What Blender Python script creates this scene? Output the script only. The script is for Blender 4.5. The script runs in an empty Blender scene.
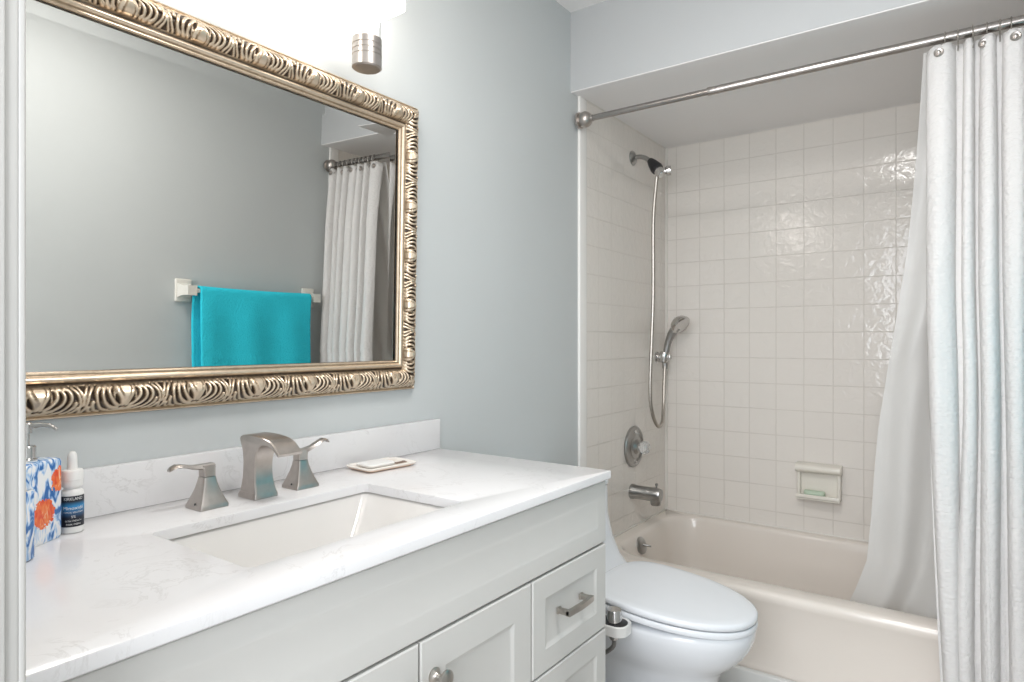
import bpy, bmesh, math, random
from mathutils import Vector, Matrix
R = math.radians
PI = math.pi
random.seed(7)
SC = bpy.context.scene
COL = SC.collection

# ------------------------------------------------------------------ camera
cam_d = bpy.data.cameras.new('camera')
cam_d.sensor_width = 36.0
cam_d.lens = 36.0 * 650.0 / 1024.0
cam_d.clip_start = 0.02
cam = bpy.data.objects.new('camera', cam_d)
cam.location = (1.2758, 0.0, 1.1775)
cam.rotation_euler = (R(90), 0, 0.6242)
COL.objects.link(cam)
SC.camera = cam

# ------------------------------------------------------------------ world, lights, exposure
SC.view_settings.view_transform = 'Standard'
SC.view_settings.look = 'None'
SC.view_settings.gamma = 1.0
SC.view_settings.use_curve_mapping = False
SC.view_settings.exposure = 0.84

world = bpy.data.worlds.new('world')
SC.world = world
world.use_nodes = True
bg = world.node_tree.nodes['Background']
bg.inputs[0].default_value = (0.93, 0.96, 1.0, 1)
bg.inputs[1].default_value = 1.0

SHADE_STRENGTH = 5.0
SHADE_COLOR = (1.0, 0.93, 0.86)


def area(name, loc, rot, size, size_y, power, color, shape='RECTANGLE'):
    d = bpy.data.lights.new(name, 'AREA')
    d.shape = shape
    d.size = size
    if shape in ('RECTANGLE', 'ELLIPSE'):
        d.size_y = size_y
    d.energy = power
    d.color = color
    o = bpy.data.objects.new(name, d)
    o.location = loc
    o.rotation_euler = rot
    COL.objects.link(o)
    return o


# added cool fill light behind the camera, shining in through the open door
area('doorway_fill', (1.10, -0.75, 1.62), (R(90), 0, 0), 1.2, 1.5, 23.0, (0.90, 0.945, 1.0))
# added overhead fill light just under the ceiling, unseen above the picture
area('ceiling_fill', (0.95, 0.85, 2.40), (0, 0, 0), 0.42, 0.42, 8.5, (1.0, 0.98, 0.96), 'DISK')


# ------------------------------------------------------------------ materials
def mat_new(name):
    m = bpy.data.materials.new(name)
    m.use_nodes = True
    nt = m.node_tree
    return m, nt, nt.nodes['Principled BSDF']


def node(nt, t, **kw):
    n = nt.nodes.new(t)
    for k, v in kw.items():
        setattr(n, k, v)
    return n


def pos(nt):
    return node(nt, 'ShaderNodeNewGeometry').outputs['Position']


def objco(nt):
    return node(nt, 'ShaderNodeTexCoord').outputs['Object']


def noise(nt, vec, scale, detail=3.0, rough=0.5, dist=0.0):
    n = node(nt, 'ShaderNodeTexNoise')
    nt.links.new(vec, n.inputs['Vector'])
    n.inputs['Scale'].default_value = scale
    n.inputs['Detail'].default_value = detail
    n.inputs['Roughness'].default_value = rough
    n.inputs['Distortion'].default_value = dist
    return n.outputs['Fac']


def ramp(nt, fac, stops):
    n = node(nt, 'ShaderNodeValToRGB')
    while len(n.color_ramp.elements) < len(stops):
        n.color_ramp.elements.new(0.5)
    for e, (p, c) in zip(n.color_ramp.elements, stops):
        e.position = p
        e.color = (*c, 1) if len(c) == 3 else c
    nt.links.new(fac, n.inputs['Fac'])
    return n.outputs['Color']


def bump(nt, h, strength, dist, bs, normal=None):
    n = node(nt, 'ShaderNodeBump')
    n.inputs['Strength'].default_value = strength
    n.inputs['Distance'].default_value = dist
    nt.links.new(h, n.inputs['Height'])
    if normal is not None:
        nt.links.new(normal, n.inputs['Normal'])
    if bs is not None:
        nt.links.new(n.outputs['Normal'], bs.inputs['Normal'])
    return n.outputs['Normal']


def math_n(nt, op, a, b=None, c=None):
    n = node(nt, 'ShaderNodeMath', operation=op)
    for i, v in enumerate((a, b, c)):
        if v is None:
            continue
        if isinstance(v, (int, float)):
            n.inputs[i].default_value = v
        else:
            nt.links.new(v, n.inputs[i])
    return n.outputs[0]


def mixc(nt, fac, a, b):
    n = node(nt, 'ShaderNodeMix', data_type='RGBA')
    for sock, v in ((n.inputs[0], fac), (n.inputs[6], a), (n.inputs[7], b)):
        if isinstance(v, tuple):
            sock.default_value = (*v, 1)
        elif isinstance(v, (int, float)):
            sock.default_value = v
        else:
            nt.links.new(v, sock)
    return n.outputs[2]


def simple(name, color, rough=0.5, metal=0.0, vary=0.03, nscale=8.0, bstr=0.0, bscale=60.0, bdist=0.001, coat=0.0, spec=0.5):
    """plain coloured surface with a little procedural variation of tone and bump"""
    m, nt, bs = mat_new(name)
    v = pos(nt)
    f = noise(nt, v, nscale)
    lo = tuple(max(0, c * (1 - vary)) for c in color)
    hi = tuple(min(1, c * (1 + vary)) for c in color)
    nt.links.new(ramp(nt, f, [(0.3, lo), (0.7, hi)]), bs.inputs['Base Color'])
    bs.inputs['Roughness'].default_value = rough
    bs.inputs['Metallic'].default_value = metal
    bs.inputs['Coat Weight'].default_value = coat
    bs.inputs['Specular IOR Level'].default_value = spec
    if bstr:
        bump(nt, noise(nt, v, bscale, 2.0), bstr, bdist, bs)
    return m


M = {}
M['wall_paint'] = simple('sage_wall_paint', (0.575, 0.60, 0.60), 0.55, vary=0.015, nscale=2.0, bstr=0.12, bscale=140, bdist=0.0006)
M['white_paint'] = simple('white_ceiling_paint', (0.90, 0.88, 0.87), 0.6, vary=0.01, nscale=2.0, bstr=0.1, bscale=120, bdist=0.0006)
M['soffit_paint'] = simple('pale_grey_soffit_paint', (0.56, 0.57, 0.575), 0.6, vary=0.01, nscale=2.0)
M['trim_paint'] = simple('door_trim_paint', (0.45, 0.44, 0.42), 0.35, vary=0.04, nscale=5.0)
M['cabinet'] = simple('cabinet_paint', (0.60, 0.59, 0.565), 0.38, vary=0.012, nscale=3.0)
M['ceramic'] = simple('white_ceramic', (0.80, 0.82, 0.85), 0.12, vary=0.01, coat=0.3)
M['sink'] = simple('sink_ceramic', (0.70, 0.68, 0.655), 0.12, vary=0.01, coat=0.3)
M['seat'] = simple('toilet_seat_plastic', (0.80, 0.82, 0.85), 0.22, vary=0.01)
M['tub'] = simple('biscuit_enamel', (0.80, 0.735, 0.67), 0.16, vary=0.012, nscale=2.0, coat=0.2)
M['bone_ceramic'] = simple('bone_ceramic', (0.84, 0.80, 0.72), 0.2, vary=0.02)
M['bar_ceramic'] = simple('towel_bar_ceramic', (0.78, 0.76, 0.70), 0.2, vary=0.02)
M['bullnose'] = simple('white_edge_tile', (0.92, 0.90, 0.87), 0.18, vary=0.012)
M['nickel'] = simple('brushed_nickel', (0.50, 0.46, 0.43), 0.30, 1.0, vary=0.06, nscale=60)
M['dark_nickel'] = simple('satin_nickel', (0.45, 0.42, 0.385), 0.30, 1.0, vary=0.06, nscale=60)
M['shower_metal'] = simple('satin_shower_metal', (0.40, 0.395, 0.385), 0.28, 1.0, vary=0.06, nscale=60)
M['chrome'] = simple('chrome', (0.62, 0.61, 0.60), 0.12, 1.0, vary=0.02)
M['steel'] = simple('stainless_rod', (0.40, 0.37, 0.35), 0.24, 1.0, vary=0.05, nscale=30)
M['hose'] = simple('metal_hose', (0.46, 0.43, 0.39), 0.35, 1.0, vary=0.1, nscale=90)
M['black'] = simple('black_plastic', (0.018, 0.018, 0.020), 0.35, vary=0.1)
M['grey_hose'] = simple('braided_hose', (0.22, 0.21, 0.20), 0.5, 0.3, vary=0.2, nscale=200)
M['white_plastic'] = simple('white_plastic', (0.80, 0.79, 0.77), 0.35, vary=0.015)
M['soap'] = simple('green_soap', (0.55, 0.66, 0.52), 0.45, vary=0.04, nscale=30)
M['grout'] = simple('caulk', (0.78, 0.75, 0.70), 0.5, vary=0.03)
M['baseboard'] = simple('baseboard_paint', (0.70, 0.70, 0.68), 0.4, vary=0.02)


def tile_mat(name, axis, u0, col, grout):
    m, nt, bs = mat_new(name)
    p = pos(nt)
    sx = node(nt, 'ShaderNodeSeparateXYZ')
    nt.links.new(p, sx.inputs[0])
    u = math_n(nt, 'ADD', sx.outputs[axis], -u0 + 0.1165 * 20)
    v = math_n(nt, 'ADD', sx.outputs[2], -2.135 + 0.115 * 30)
    cb = node(nt, 'ShaderNodeCombineXYZ')
    nt.links.new(u, cb.inputs[0])
    nt.links.new(v, cb.inputs[1])
    b = node(nt, 'ShaderNodeTexBrick', offset=0.0, squash=1.0)
    nt.links.new(cb.outputs[0], b.inputs['Vector'])
    b.inputs['Scale'].default_value = 1.0
    b.inputs['Brick Width'].default_value = 0.1165
    b.inputs['Row Height'].default_value = 0.115
    b.inputs['Mortar Size'].default_value = 0.0019
    b.inputs['Mortar Smooth'].default_value = 0.35
    b.inputs['Bias'].default_value = 0.0
    c1 = tuple(c * 0.985 for c in col)
    b.inputs['Color1'].default_value = (*c1, 1)
    b.inputs['Color2'].default_value = (*col, 1)
    b.inputs['Mortar'].default_value = (*grout, 1)
    nt.links.new(b.outputs['Color'], bs.inputs['Base Color'])
    bs.inputs['Roughness'].default_value = 0.16
    bs.inputs['Specular IOR Level'].default_value = 0.4
    nt.links.new(ramp(nt, b.outputs['Fac'], [(0.0, (0.10,) * 3), (1.0, (0.5,) * 3)]), bs.inputs['Roughness'])
    n1 = bump(nt, noise(nt, p, 30, 2.0, 0.5, 0.6), 0.7, 0.0028, None)
    inv = math_n(nt, 'SUBTRACT', 1.0, b.outputs['Fac'])
    bump(nt, inv, 0.65, 0.0014, bs, n1)
    return m


M['tile_back'] = tile_mat('cream_tile_back', 0, 0.532, (0.82, 0.775, 0.72), (0.69, 0.645, 0.59))
M['tile_side'] = tile_mat('cream_tile_side', 1, 3.061, (0.82, 0.775, 0.72), (0.69, 0.645, 0.59))


def quartz():
    m, nt, bs = mat_new('veined_white_quartz')
    p = pos(nt)
    a = noise(nt, p, 9, 6.0, 0.62, 1.2)
    vein = ramp(nt, math_n(nt, 'ABSOLUTE', math_n(nt, 'SUBTRACT', a, 0.5)), [(0.0, (1, 1, 1)), (0.018, (0, 0, 0))])
    patch = ramp(nt, noise(nt, p, 5.5, 3.0, 0.6, 0.5), [(0.46, (0, 0, 0)), (0.62, (1, 1, 1))])
    f = math_n(nt, 'MULTIPLY', vein, patch)
    f = math_n(nt, 'MULTIPLY', f, 0.38)
    base = ramp(nt, noise(nt, p, 6, 4.0), [(0.35, (0.745, 0.735, 0.74)), (0.65, (0.775, 0.767, 0.77))])
    nt.links.new(mixc(nt, f, base, (0.50, 0.48, 0.47)), bs.inputs['Base Color'])
    bs.inputs['Roughness'].default_value = 0.18
    return m


M['quartz'] = quartz()


def floor_mat():
    m, nt, bs = mat_new('grey_floor_tile')
    p = pos(nt)
    b = node(nt, 'ShaderNodeTexBrick', offset=0.5, squash=1.0)
    nt.links.new(p, b.inputs['Vector'])
    b.inputs['Scale'].default_value = 1.0
    b.inputs['Brick Width'].default_value = 0.6
    b.inputs['Row Height'].default_value = 0.15
    b.inputs['Mortar Size'].default_value = 0.002
    b.inputs['Color1'].default_value = (0.55, 0.52, 0.48, 1)
    b.inputs['Color2'].default_value = (0.62, 0.59, 0.55, 1)
    b.inputs['Mortar'].default_value = (0.25, 0.24, 0.22, 1)
    nt.links.new(mixc(nt, math_n(nt, 'MULTIPLY', noise(nt, p, 12, 5), 0.5), b.outputs['Color'], (0.42, 0.39, 0.36)), bs.inputs['Base Color'])
    bs.inputs['Roughness'].default_value = 0.4
    return m


M['floor'] = floor_mat()


def fabric(name, color, cell, transl, bstr=0.6, sheet=None):
    """woven cloth: fine square weave bump, some light through it"""
    m, nt, bs = mat_new(name)
    uv = node(nt, 'ShaderNodeUVMap').outputs[0]
    sx = node(nt, 'ShaderNodeSeparateXYZ')
    nt.links.new(uv, sx.inputs[0])
    mp = node(nt, 'ShaderNodeMapping')
    mp.inputs['Scale'].default_value = (0.45, 1.0, 1.0)
    nt.links.new(uv, mp.inputs[0])
    h = noise(nt, mp.outputs[0], 1.3 / cell, 3.0, 0.6, 0.3)
    vo = node(nt, 'ShaderNodeTexVoronoi')
    nt.links.new(uv, vo.inputs['Vector'])
    vo.inputs['Scale'].default_value = 0.8 / cell
    h = math_n(nt, 'SUBTRACT', math_n(nt, 'MULTIPLY', h, 1.4), math_n(nt, 'MULTIPLY', vo.outputs['Distance'], 0.8))
    nrm = bump(nt, h, bstr, 0.0022, bs)
    nt.links.new(ramp(nt, noise(nt, uv, 5, 3), [(0.3, tuple(c * 0.97 for c in color)), (0.7, color)]), bs.inputs['Base Color'])
    bs.inputs['Roughness'].default_value = 0.9
    bs.inputs['Specular IOR Level'].default_value = 0.1
    if transl:
        t = node(nt, 'ShaderNodeBsdfTranslucent')
        t.inputs[0].default_value = (*color, 1)
        nt.links.new(nrm, t.inputs['Normal'])
        mx = node(nt, 'ShaderNodeMixShader')
        mx.inputs[0].default_value = transl
        out = nt.nodes['Material Output']
        nt.links.new(bs.outputs[0], mx.inputs[1])
        nt.links.new(t.outputs[0], mx.inputs[2])
        nt.links.new(mx.outputs[0], out.inputs[0])
    return m


M['curtain'] = fabric('white_waffle_cloth', (0.82, 0.80, 0.785), 0.011, 0.10, 0.9)
M['towel'] = fabric('turquoise_terry', (0.045, 0.70, 0.87), 0.006, 0.0, 0.9)


def liner_mat():
    m, nt, bs = mat_new('frosted_liner_plastic')
    bs.inputs['Base Color'].default_value = (0.84, 0.835, 0.82, 1)
    bs.inputs['Roughness'].default_value = 0.35
    bump(nt, noise(nt, pos(nt), 9, 3), 0.25, 0.01, bs)
    t = node(nt, 'ShaderNodeBsdfTranslucent')
    t.inputs[0].default_value = (0.86, 0.85, 0.83, 1)
    mx = node(nt, 'ShaderNodeMixShader')
    mx.inputs[0].default_value = 0.30
    tr = node(nt, 'ShaderNodeBsdfTransparent')
    tr.inputs[0].default_value = (0.95, 0.94, 0.92, 1)
    mx2 = node(nt, 'ShaderNodeMixShader')
    mx2.inputs[0].default_value = 0.13
    nt.links.new(bs.outputs[0], mx.inputs[1])
    nt.links.new(t.outputs[0], mx.inputs[2])
    nt.links.new(mx.outputs[0], mx2.inputs[1])
    nt.links.new(tr.outputs[0], mx2.inputs[2])
    nt.links.new(mx2.outputs[0], nt.nodes['Material Output'].inputs[0])
    return m


M['liner'] = liner_mat()


def glass_mat(name, color, rough, tint=0.5):
    m, nt, bs = mat_new(name)
    bs.inputs['Base Color'].default_value = (*color, 1)
    bs.inputs['Roughness'].default_value = rough
    bs.inputs['Transmission Weight'].default_value = tint
    bs.inputs['IOR'].default_value = 1.45
    return m


M['crystal'] = glass_mat('clear_acrylic', (0.9, 0.9, 0.89), 0.08, 0.75)
M['clear_glass'] = glass_mat('clear_lamp_glass', (0.97, 0.97, 0.97), 0.02, 0.95)


def mirror_mat():
    m, nt, bs = mat_new('mirror_glass')
    bs.inputs['Base Color'].default_value = (0.66, 0.65, 0.625, 1)
    bs.inputs['Metallic'].default_value = 1.0
    bs.inputs['Roughness'].default_value = 0.0
    return m


M['mirror'] = mirror_mat()


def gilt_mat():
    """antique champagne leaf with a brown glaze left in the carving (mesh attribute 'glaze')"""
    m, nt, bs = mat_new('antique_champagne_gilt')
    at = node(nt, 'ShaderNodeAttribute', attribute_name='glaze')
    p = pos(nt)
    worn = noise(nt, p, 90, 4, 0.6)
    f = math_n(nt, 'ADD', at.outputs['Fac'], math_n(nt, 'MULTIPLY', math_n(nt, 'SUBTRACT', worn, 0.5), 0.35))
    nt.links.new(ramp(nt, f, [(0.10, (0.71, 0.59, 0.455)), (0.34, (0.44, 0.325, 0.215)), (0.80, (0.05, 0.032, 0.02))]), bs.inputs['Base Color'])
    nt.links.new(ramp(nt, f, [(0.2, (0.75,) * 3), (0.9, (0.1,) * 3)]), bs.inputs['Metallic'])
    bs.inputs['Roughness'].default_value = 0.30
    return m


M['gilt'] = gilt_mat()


def shade_mat():
    m, nt, bs = mat_new('lit_frosted_shade')
    bs.inputs['Base Color'].default_value = (0.9, 0.88, 0.85, 1)
    bs.inputs['Roughness'].default_value = 0.4
    bs.inputs['Emission Color'].default_value = (*SHADE_COLOR, 1)
    bs.inputs['Emission Strength'].default_value = SHADE_STRENGTH
    return m


M['shade'] = shade_mat()


def floral(name, spots):
    """white glaze hand-painted with blue strokes; orange flowers at given spots (object space)"""
    m, nt, bs = mat_new(name)
    p = objco(nt)
    w = node(nt, 'ShaderNodeMapping')
    w.inputs['Scale'].default_value = (1.0, 1.0, 0.45)
    nt.links.new(p, w.inputs[0])
    n1 = noise(nt, w.outputs[0], 62, 2.0, 0.5, 1.6)
    blue = ramp(nt, n1, [(0.0, (0.012, 0.06, 0.25)), (0.40, (0.04, 0.16, 0.44)), (0.47, (0.36, 0.54, 0.78)), (0.55, (0.82, 0.83, 0.84))])
    col = blue
    wob = noise(nt, p, 95, 3.0, 0.6)
    for (c, r) in spots:
        d = node(nt, 'ShaderNodeVectorMath', operation='DISTANCE')
        nt.links.new(p, d.inputs[0])
        d.inputs[1].default_value = c
        dd = math_n(nt, 'ADD', math_n(nt, 'DIVIDE', d.outputs['Value'], r), math_n(nt, 'MULTIPLY', wob, 1.3))
        f = math_n(nt, 'LESS_THAN', dd, 1.62)
        orange = ramp(nt, noise(nt, w.outputs[0], 150, 2, 0.5, 1.0), [(0.36, (0.75, 0.08, 0.03)), (0.6, (0.85, 0.22, 0.06)), (0.72, (0.90, 0.60, 0.40))])
        col = mixc(nt, f, col, orange)
    nt.links.new(col, bs.inputs['Base Color'])
    bs.inputs['Roughness'].default_value = 0.15
    return m


def tray_mat():
    m, nt, bs = mat_new('peach_edged_glaze')
    sx = node(nt, 'ShaderNodeSeparateXYZ')
    nt.links.new(objco(nt), sx.inputs[0])
    nt.links.new(ramp(nt, sx.outputs[2], [(0.004, (0.78, 0.56, 0.42)), (0.0075, (0.86, 0.82, 0.76))]), bs.inputs['Base Color'])
    bs.inputs['Roughness'].default_value = 0.2
    return m


M['tray'] = tray_mat()


def label_mat():
    m, nt, bs = mat_new('blue_black_label')
    sx = node(nt, 'ShaderNodeSeparateXYZ')
    nt.links.new(objco(nt), sx.inputs[0])
    g = node(nt, 'ShaderNodeMapRange')
    nt.links.new(sx.outputs[2], g.inputs[0])
    g.inputs[1].default_value = 0.011
    g.inputs[2].default_value = 0.060
    nt.links.new(ramp(nt, g.outputs[0], [(0.0, (0.012, 0.012, 0.018)), (0.30, (0.012, 0.016, 0.03)), (0.45, (0.03, 0.10, 0.22)), (0.66, (0.03, 0.26, 0.55)), (0.82, (0.012, 0.015, 0.025))]), bs.inputs['Base Color'])
    bs.inputs['Roughness'].default_value = 0.4
    return m


M['label'] = label_mat()
M['label_ink'] = simple('label_white_ink', (0.80, 0.80, 0.78), 0.5)


# ------------------------------------------------------------------ mesh helpers
OFF = {}


def tag(o, label=None, cat=None, group=None, kind=None):
    if label:
        o['label'] = label
    if cat:
        o['category'] = cat
    if group:
        o['group'] = group
    if kind:
        o['kind'] = kind
    return o


def thing(name, label, cat, loc, group=None, rot=(0, 0, 0)):
    o = bpy.data.objects.new(name, None)
    o.empty_display_size = 0.05
    o.location = loc
    o.rotation_euler = rot
    COL.objects.link(o)
    OFF[o.name] = Vector(loc)
    return tag(o, label, cat, group)


def link(name, bm, mat, parent=None, local=False, smooth=35, origin=None, label=None):
    """bm (world coordinates unless local) becomes one mesh object under parent"""
    me = bpy.data.meshes.new(name)
    bmesh.ops.recalc_face_normals(bm, faces=bm.faces)
    off = Vector((0, 0, 0))
    if parent is not None:
        off = OFF.get(parent.name, off)
    elif origin is not None:
        off = Vector(origin)
    if not local:
        bmesh.ops.translate(bm, verts=bm.verts, vec=-off)
    if smooth:
        for f in bm.faces:
            f.smooth = True
    bm.to_mesh(me)
    bm.free()
    if smooth:
        me.set_sharp_from_angle(angle=R(smooth))
    o = bpy.data.objects.new(name, me)
    COL.objects.link(o)
    for m in (mat if isinstance(mat, (list, tuple)) else [mat]):
        me.materials.append(m)
    if parent is not None:
        o.parent = parent
        OFF[o.name] = off
    elif origin is not None:
        o.location = origin
        OFF[o.name] = off
    if label:
        o['label'] = label
    return o


def BM():
    return bmesh.new()


def box(bm, x0, x1, y0, y1, z0, z1, bev=0.0, seg=2, mat=None):
    t = bmesh.new()
    bmesh.ops.create_cube(t, size=1.0)
    bmesh.ops.transform(t, matrix=Matrix.Translation(((x0 + x1) / 2, (y0 + y1) / 2, (z0 + z1) / 2)) @ Matrix.Diagonal((x1 - x0, y1 - y0, z1 - z0, 1)), verts=t.verts)
    if bev:
        bmesh.ops.bevel(t, geom=list(t.edges), offset=bev, segments=seg, affect='EDGES', profile=0.5)
    if mat is not None:
        bmesh.ops.transform(t, matrix=mat, verts=t.verts)
    merge(bm, t)


def merge(bm, t):
    me = bpy.data.meshes.new('tmp')
    t.to_mesh(me)
    t.free()
    bm.from_mesh(me)
    bpy.data.meshes.remove(me)


def loft(bm, loops, cap0=True, cap1=True, closed=True):
    rows = [[bm.verts.new(p) for p in lp] for lp in loops]
    n = len(rows[0])
    for a, b in zip(rows, rows[1:]):
        for i in range(n if closed else n - 1):
            j = (i + 1) % n
            bm.faces.new((a[i], a[j], b[j], b[i]))
    if cap0:
        bm.faces.new(list(reversed(rows[0])))
    if cap1:
        bm.faces.new(rows[-1])
    return rows


def frame_of(d):
    d = Vector(d).normalized()
    a = Vector((0, 0, 1)) if abs(d.z) < 0.9 else Vector((1, 0, 0))
    u = d.cross(a).normalized()
    return u, d.cross(u).normalized()


def tube(bm, pts, rad, n=16, caps=True):
    pts = [Vector(p) for p in pts]
    m = len(pts)
    rad = rad if isinstance(rad, (list, tuple)) else [rad] * m
    tang = []
    for i in range(m):
        tang.append((pts[min(i + 1, m - 1)] - pts[max(i - 1, 0)]).normalized())
    u, v = frame_of(tang[0])
    loops = []
    for i in range(m):
        t = tang[i]
        u = (u - t * u.dot(t)).normalized()
        v = t.cross(u)
        loops.append([pts[i] + (u * math.cos(2 * PI * k / n) + v * math.sin(2 * PI * k / n)) * rad[i] for k in range(n)])
    loft(bm, loops, caps, caps)


def lathe(bm, prof, c, axis=(0, 0, 1), n=32, caps=True):
    """prof: (radius, height along axis)"""
    ax = Vector(axis).normalized()
    u, v = frame_of(ax)
    c = Vector(c)
    loops = [[c + ax * h + (u * math.cos(2 * PI * k / n) + v * math.sin(2 * PI * k / n)) * max(r, 1e-5) for k in range(n)] for r, h in prof]
    loft(bm, loops, caps, caps)


def spline(ctrl, n=12):
    """Catmull-Rom through control points"""
    P = [Vector(p) for p in ctrl]
    P = [P[0] * 2 - P[1]] + P + [P[-1] * 2 - P[-2]]
    out = []
    for i in range(1, len(P) - 2):
        a, b, c, d = P[i - 1], P[i], P[i + 1], P[i + 2]
        for k in range(n):
            t = k / n
            out.append(0.5 * ((2 * b) + (c - a) * t + (2 * a - 5 * b + 4 * c - d) * t * t + (3 * b - a - 3 * c + d) * t ** 3))
    out.append(P[-2].copy())
    return out


def torus(bm, c, R0, r, axis, n=28, k=8):
    u, v = frame_of(axis)
    ax = Vector(axis).normalized()
    c = Vector(c)
    loops = []
    for i in range(n):
        a = 2 * PI * i / n
        d = u * math.cos(a) + v * math.sin(a)
        loops.append([c + d * (R0 + r * math.cos(2 * PI * j / k)) + ax * r * math.sin(2 * PI * j / k) for j in range(k)])
    loops.append(loops[0])
    rows = [[bm.verts.new(p) for p in lp] for lp in loops[:-1]]
    for i in range(n):
        a, b = rows[i], rows[(i + 1) % n]
        for j in range(k):
            bm.faces.new((a[j], a[(j + 1) % k], b[(j + 1) % k], b[j]))


def rrect(x0, x1, y0, y1, r, z, nc=10, ns=10):
    """closed loop of a rounded rectangle, same number of points whatever the size"""
    r = min(r, (x1 - x0) / 2 - 1e-4, (y1 - y0) / 2 - 1e-4)
    cs = [(x1 - r, y1 - r, 0), (x0 + r, y1 - r, PI / 2), (x0 + r, y0 + r, PI), (x1 - r, y0 + r, 3 * PI / 2)]
    out = []
    for i, (cx, cy, a0) in enumerate(cs):
        arc = [(cx + r * math.cos(a0 + PI / 2 * k / nc), cy + r * math.sin(a0 + PI / 2 * k / nc)) for k in range(nc + 1)]
        out += arc
        nx, ny, na = cs[(i + 1) % 4]
        e = (nx + r * math.cos(na), ny + r * math.sin(na))
        for k in range(1, ns):
            t = k / ns
            out.append((arc[-1][0] * (1 - t) + e[0] * t, arc[-1][1] * (1 - t) + e[1] * t))
    return [Vector((x, y, z)) for x, y in out]


def struct(name, bm, mat, smooth=30):
    return tag(link(name, bm, mat, smooth=smooth), kind='structure')


# ------------------------------------------------------------------ room shell
W = 1.565          # opposite wall
YB = 3.061         # tiled back wall
YS = 2.156         # soffit face
ZS = 2.135         # soffit underside
ZC = 2.438
YT = 2.248         # tub front

bm = BM(); box(bm, -0.1, 0.0, 0.0, YB + 0.1, 0.0, ZC); struct('wall_left', bm, M['wall_paint'])
bm = BM(); box(bm, W, W + 0.1, -0.02, YB + 0.1, 0.0, ZC); struct('wall_right', bm, M['wall_paint'])
bm = BM(); box(bm, 0.0, W, YB, YB + 0.1, 0.0, ZS); struct('wall_back', bm, M['tile_back'])
bm = BM(); box(bm, -0.1, W + 0.1, -0.02, YB + 0.1, ZC, ZC + 0.08); struct('ceiling', bm, M['white_paint'])
bm = BM(); box(bm, -0.1, W + 0.1, -1.6, YB + 0.1, -0.08, 0.0); struct('floor', bm, M['floor'])
bm = BM(); box(bm, 0.0, W, YS, YB + 0.1, ZS, ZC); struct('wall_soffit', bm, M['soffit_paint'])
bm = BM(); box(bm, 0.0, W, YS + 0.002, YB, ZS - 0.004, ZS); struct('ceiling_alcove', bm, M['white_paint'])
bm = BM()
box(bm, 0.0, 0.66, 0.06, 0.172, 0.0, ZC)
box(bm, 1.48, W, 0.06, 0.172, 0.0, ZC)
box(bm, 0.66, 1.48, 0.06, 0.172, 2.05, ZC)
struct('wall_front', bm, M['wall_paint'])
bm = BM(); box(bm, 0.0, 0.010, 2.26, YB, 0.343, ZS); struct('wall_alcove_left', bm, M['tile_side'])
bm = BM(); box(bm, W - 0.010, W, 2.26, YB, 0.343, ZS); struct('wall_alcove_right', bm, M['tile_side'])
# white rounded edge tiles down the front of the left tiled wall
bm = BM()
box(bm, 0.0, 0.013, 2.205, 2.262, 0.0, ZS, 0.005, 3)
struct('trim_1', bm, M['bullnose'])
bm = BM()
box(bm, W - 0.013, W, 2.205, 2.262, 0.0, ZS, 0.005, 3)
struct('trim_2', bm, M['bullnose'])
# caulk line in the corner and under the alcove ceiling
bm = BM()
box(bm, 0.010, 0.020, YB - 0.006, YB, 0.345, ZS)
box(bm, 0.010, W - 0.01, YB - 0.005, YB, ZS - 0.006, ZS)
box(bm, 0.010, 0.015, 2.262, YB, ZS - 0.006, ZS)
box(bm, 0.010, 0.017, 2.262, YB, 0.3405, 0.349, 0.002)
box(bm, 0.010, W - 0.01, YB - 0.007, YB, 0.3405, 0.349, 0.002)
struct('trim_3', bm, M['grout'])
# door casing and jamb at the left of the picture
bm = BM()
box(bm, 0.660, 0.680, 0.045, 0.1745, 0.0, 2.05, 0.002)
box(bm, 0.652, 0.668, 0.045, 0.120, 0.0, 2.05)
box(bm, 0.600, 0.676, 0.172, 0.1845, 0.0, 2.12, 0.003)
box(bm, 0.600, 0.655, 0.180, 0.1895, 0.0, 2.12, 0.004, 3)
box(bm, 0.668, 0.6755, 0.1835, 0.1892, 0.0, 2.05, 0.002, 3)
box(bm, 1.46, 1.48, 0.06, 0.1745, 0.0, 2.05, 0.002)
box(bm, 0.66, 1.48, 0.06, 0.1745, 2.03, 2.05, 0.002)
struct('trim_4', bm, M['trim_paint'])
bm = BM(); box(bm, 0.0, 0.012, 1.40, 2.205, 0.0, 0.09, 0.003); struct('baseboard_left', bm, M['baseboard'])
bm = BM(); box(bm, W - 0.012, W, 0.18, 2.205, 0.0, 0.09, 0.003); struct('baseboard_right', bm, M['baseboard'])
bm = BM(); box(bm, 0.013, W - 0.013, 2.232, 2.256, 0.0, 0.072, 0.005, 3); struct('baseboard_tub', bm, M['baseboard'])

# ------------------------------------------------------------------ bathtub
tub = thing('bathtub', 'biscuit coloured alcove bathtub set against the tiled walls', 'bathtub', (0.8, 2.65, 0.0))
bm = BM()
X0, X1 = 0.011, W - 0.011
Y1 = YB - 0.001
iz = 0.343


def outer(y0, z, r=0.012, dx=0.0):
    return rrect(X0 + dx, X1 - dx, y0, Y1 - dx, r, z)


def inner(d, z, r):
    return rrect(0.072 + d, W - 0.12 - d * 1.3, 2.338 + d * 0.75, 3.018 - d * 0.75, r, z)


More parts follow.
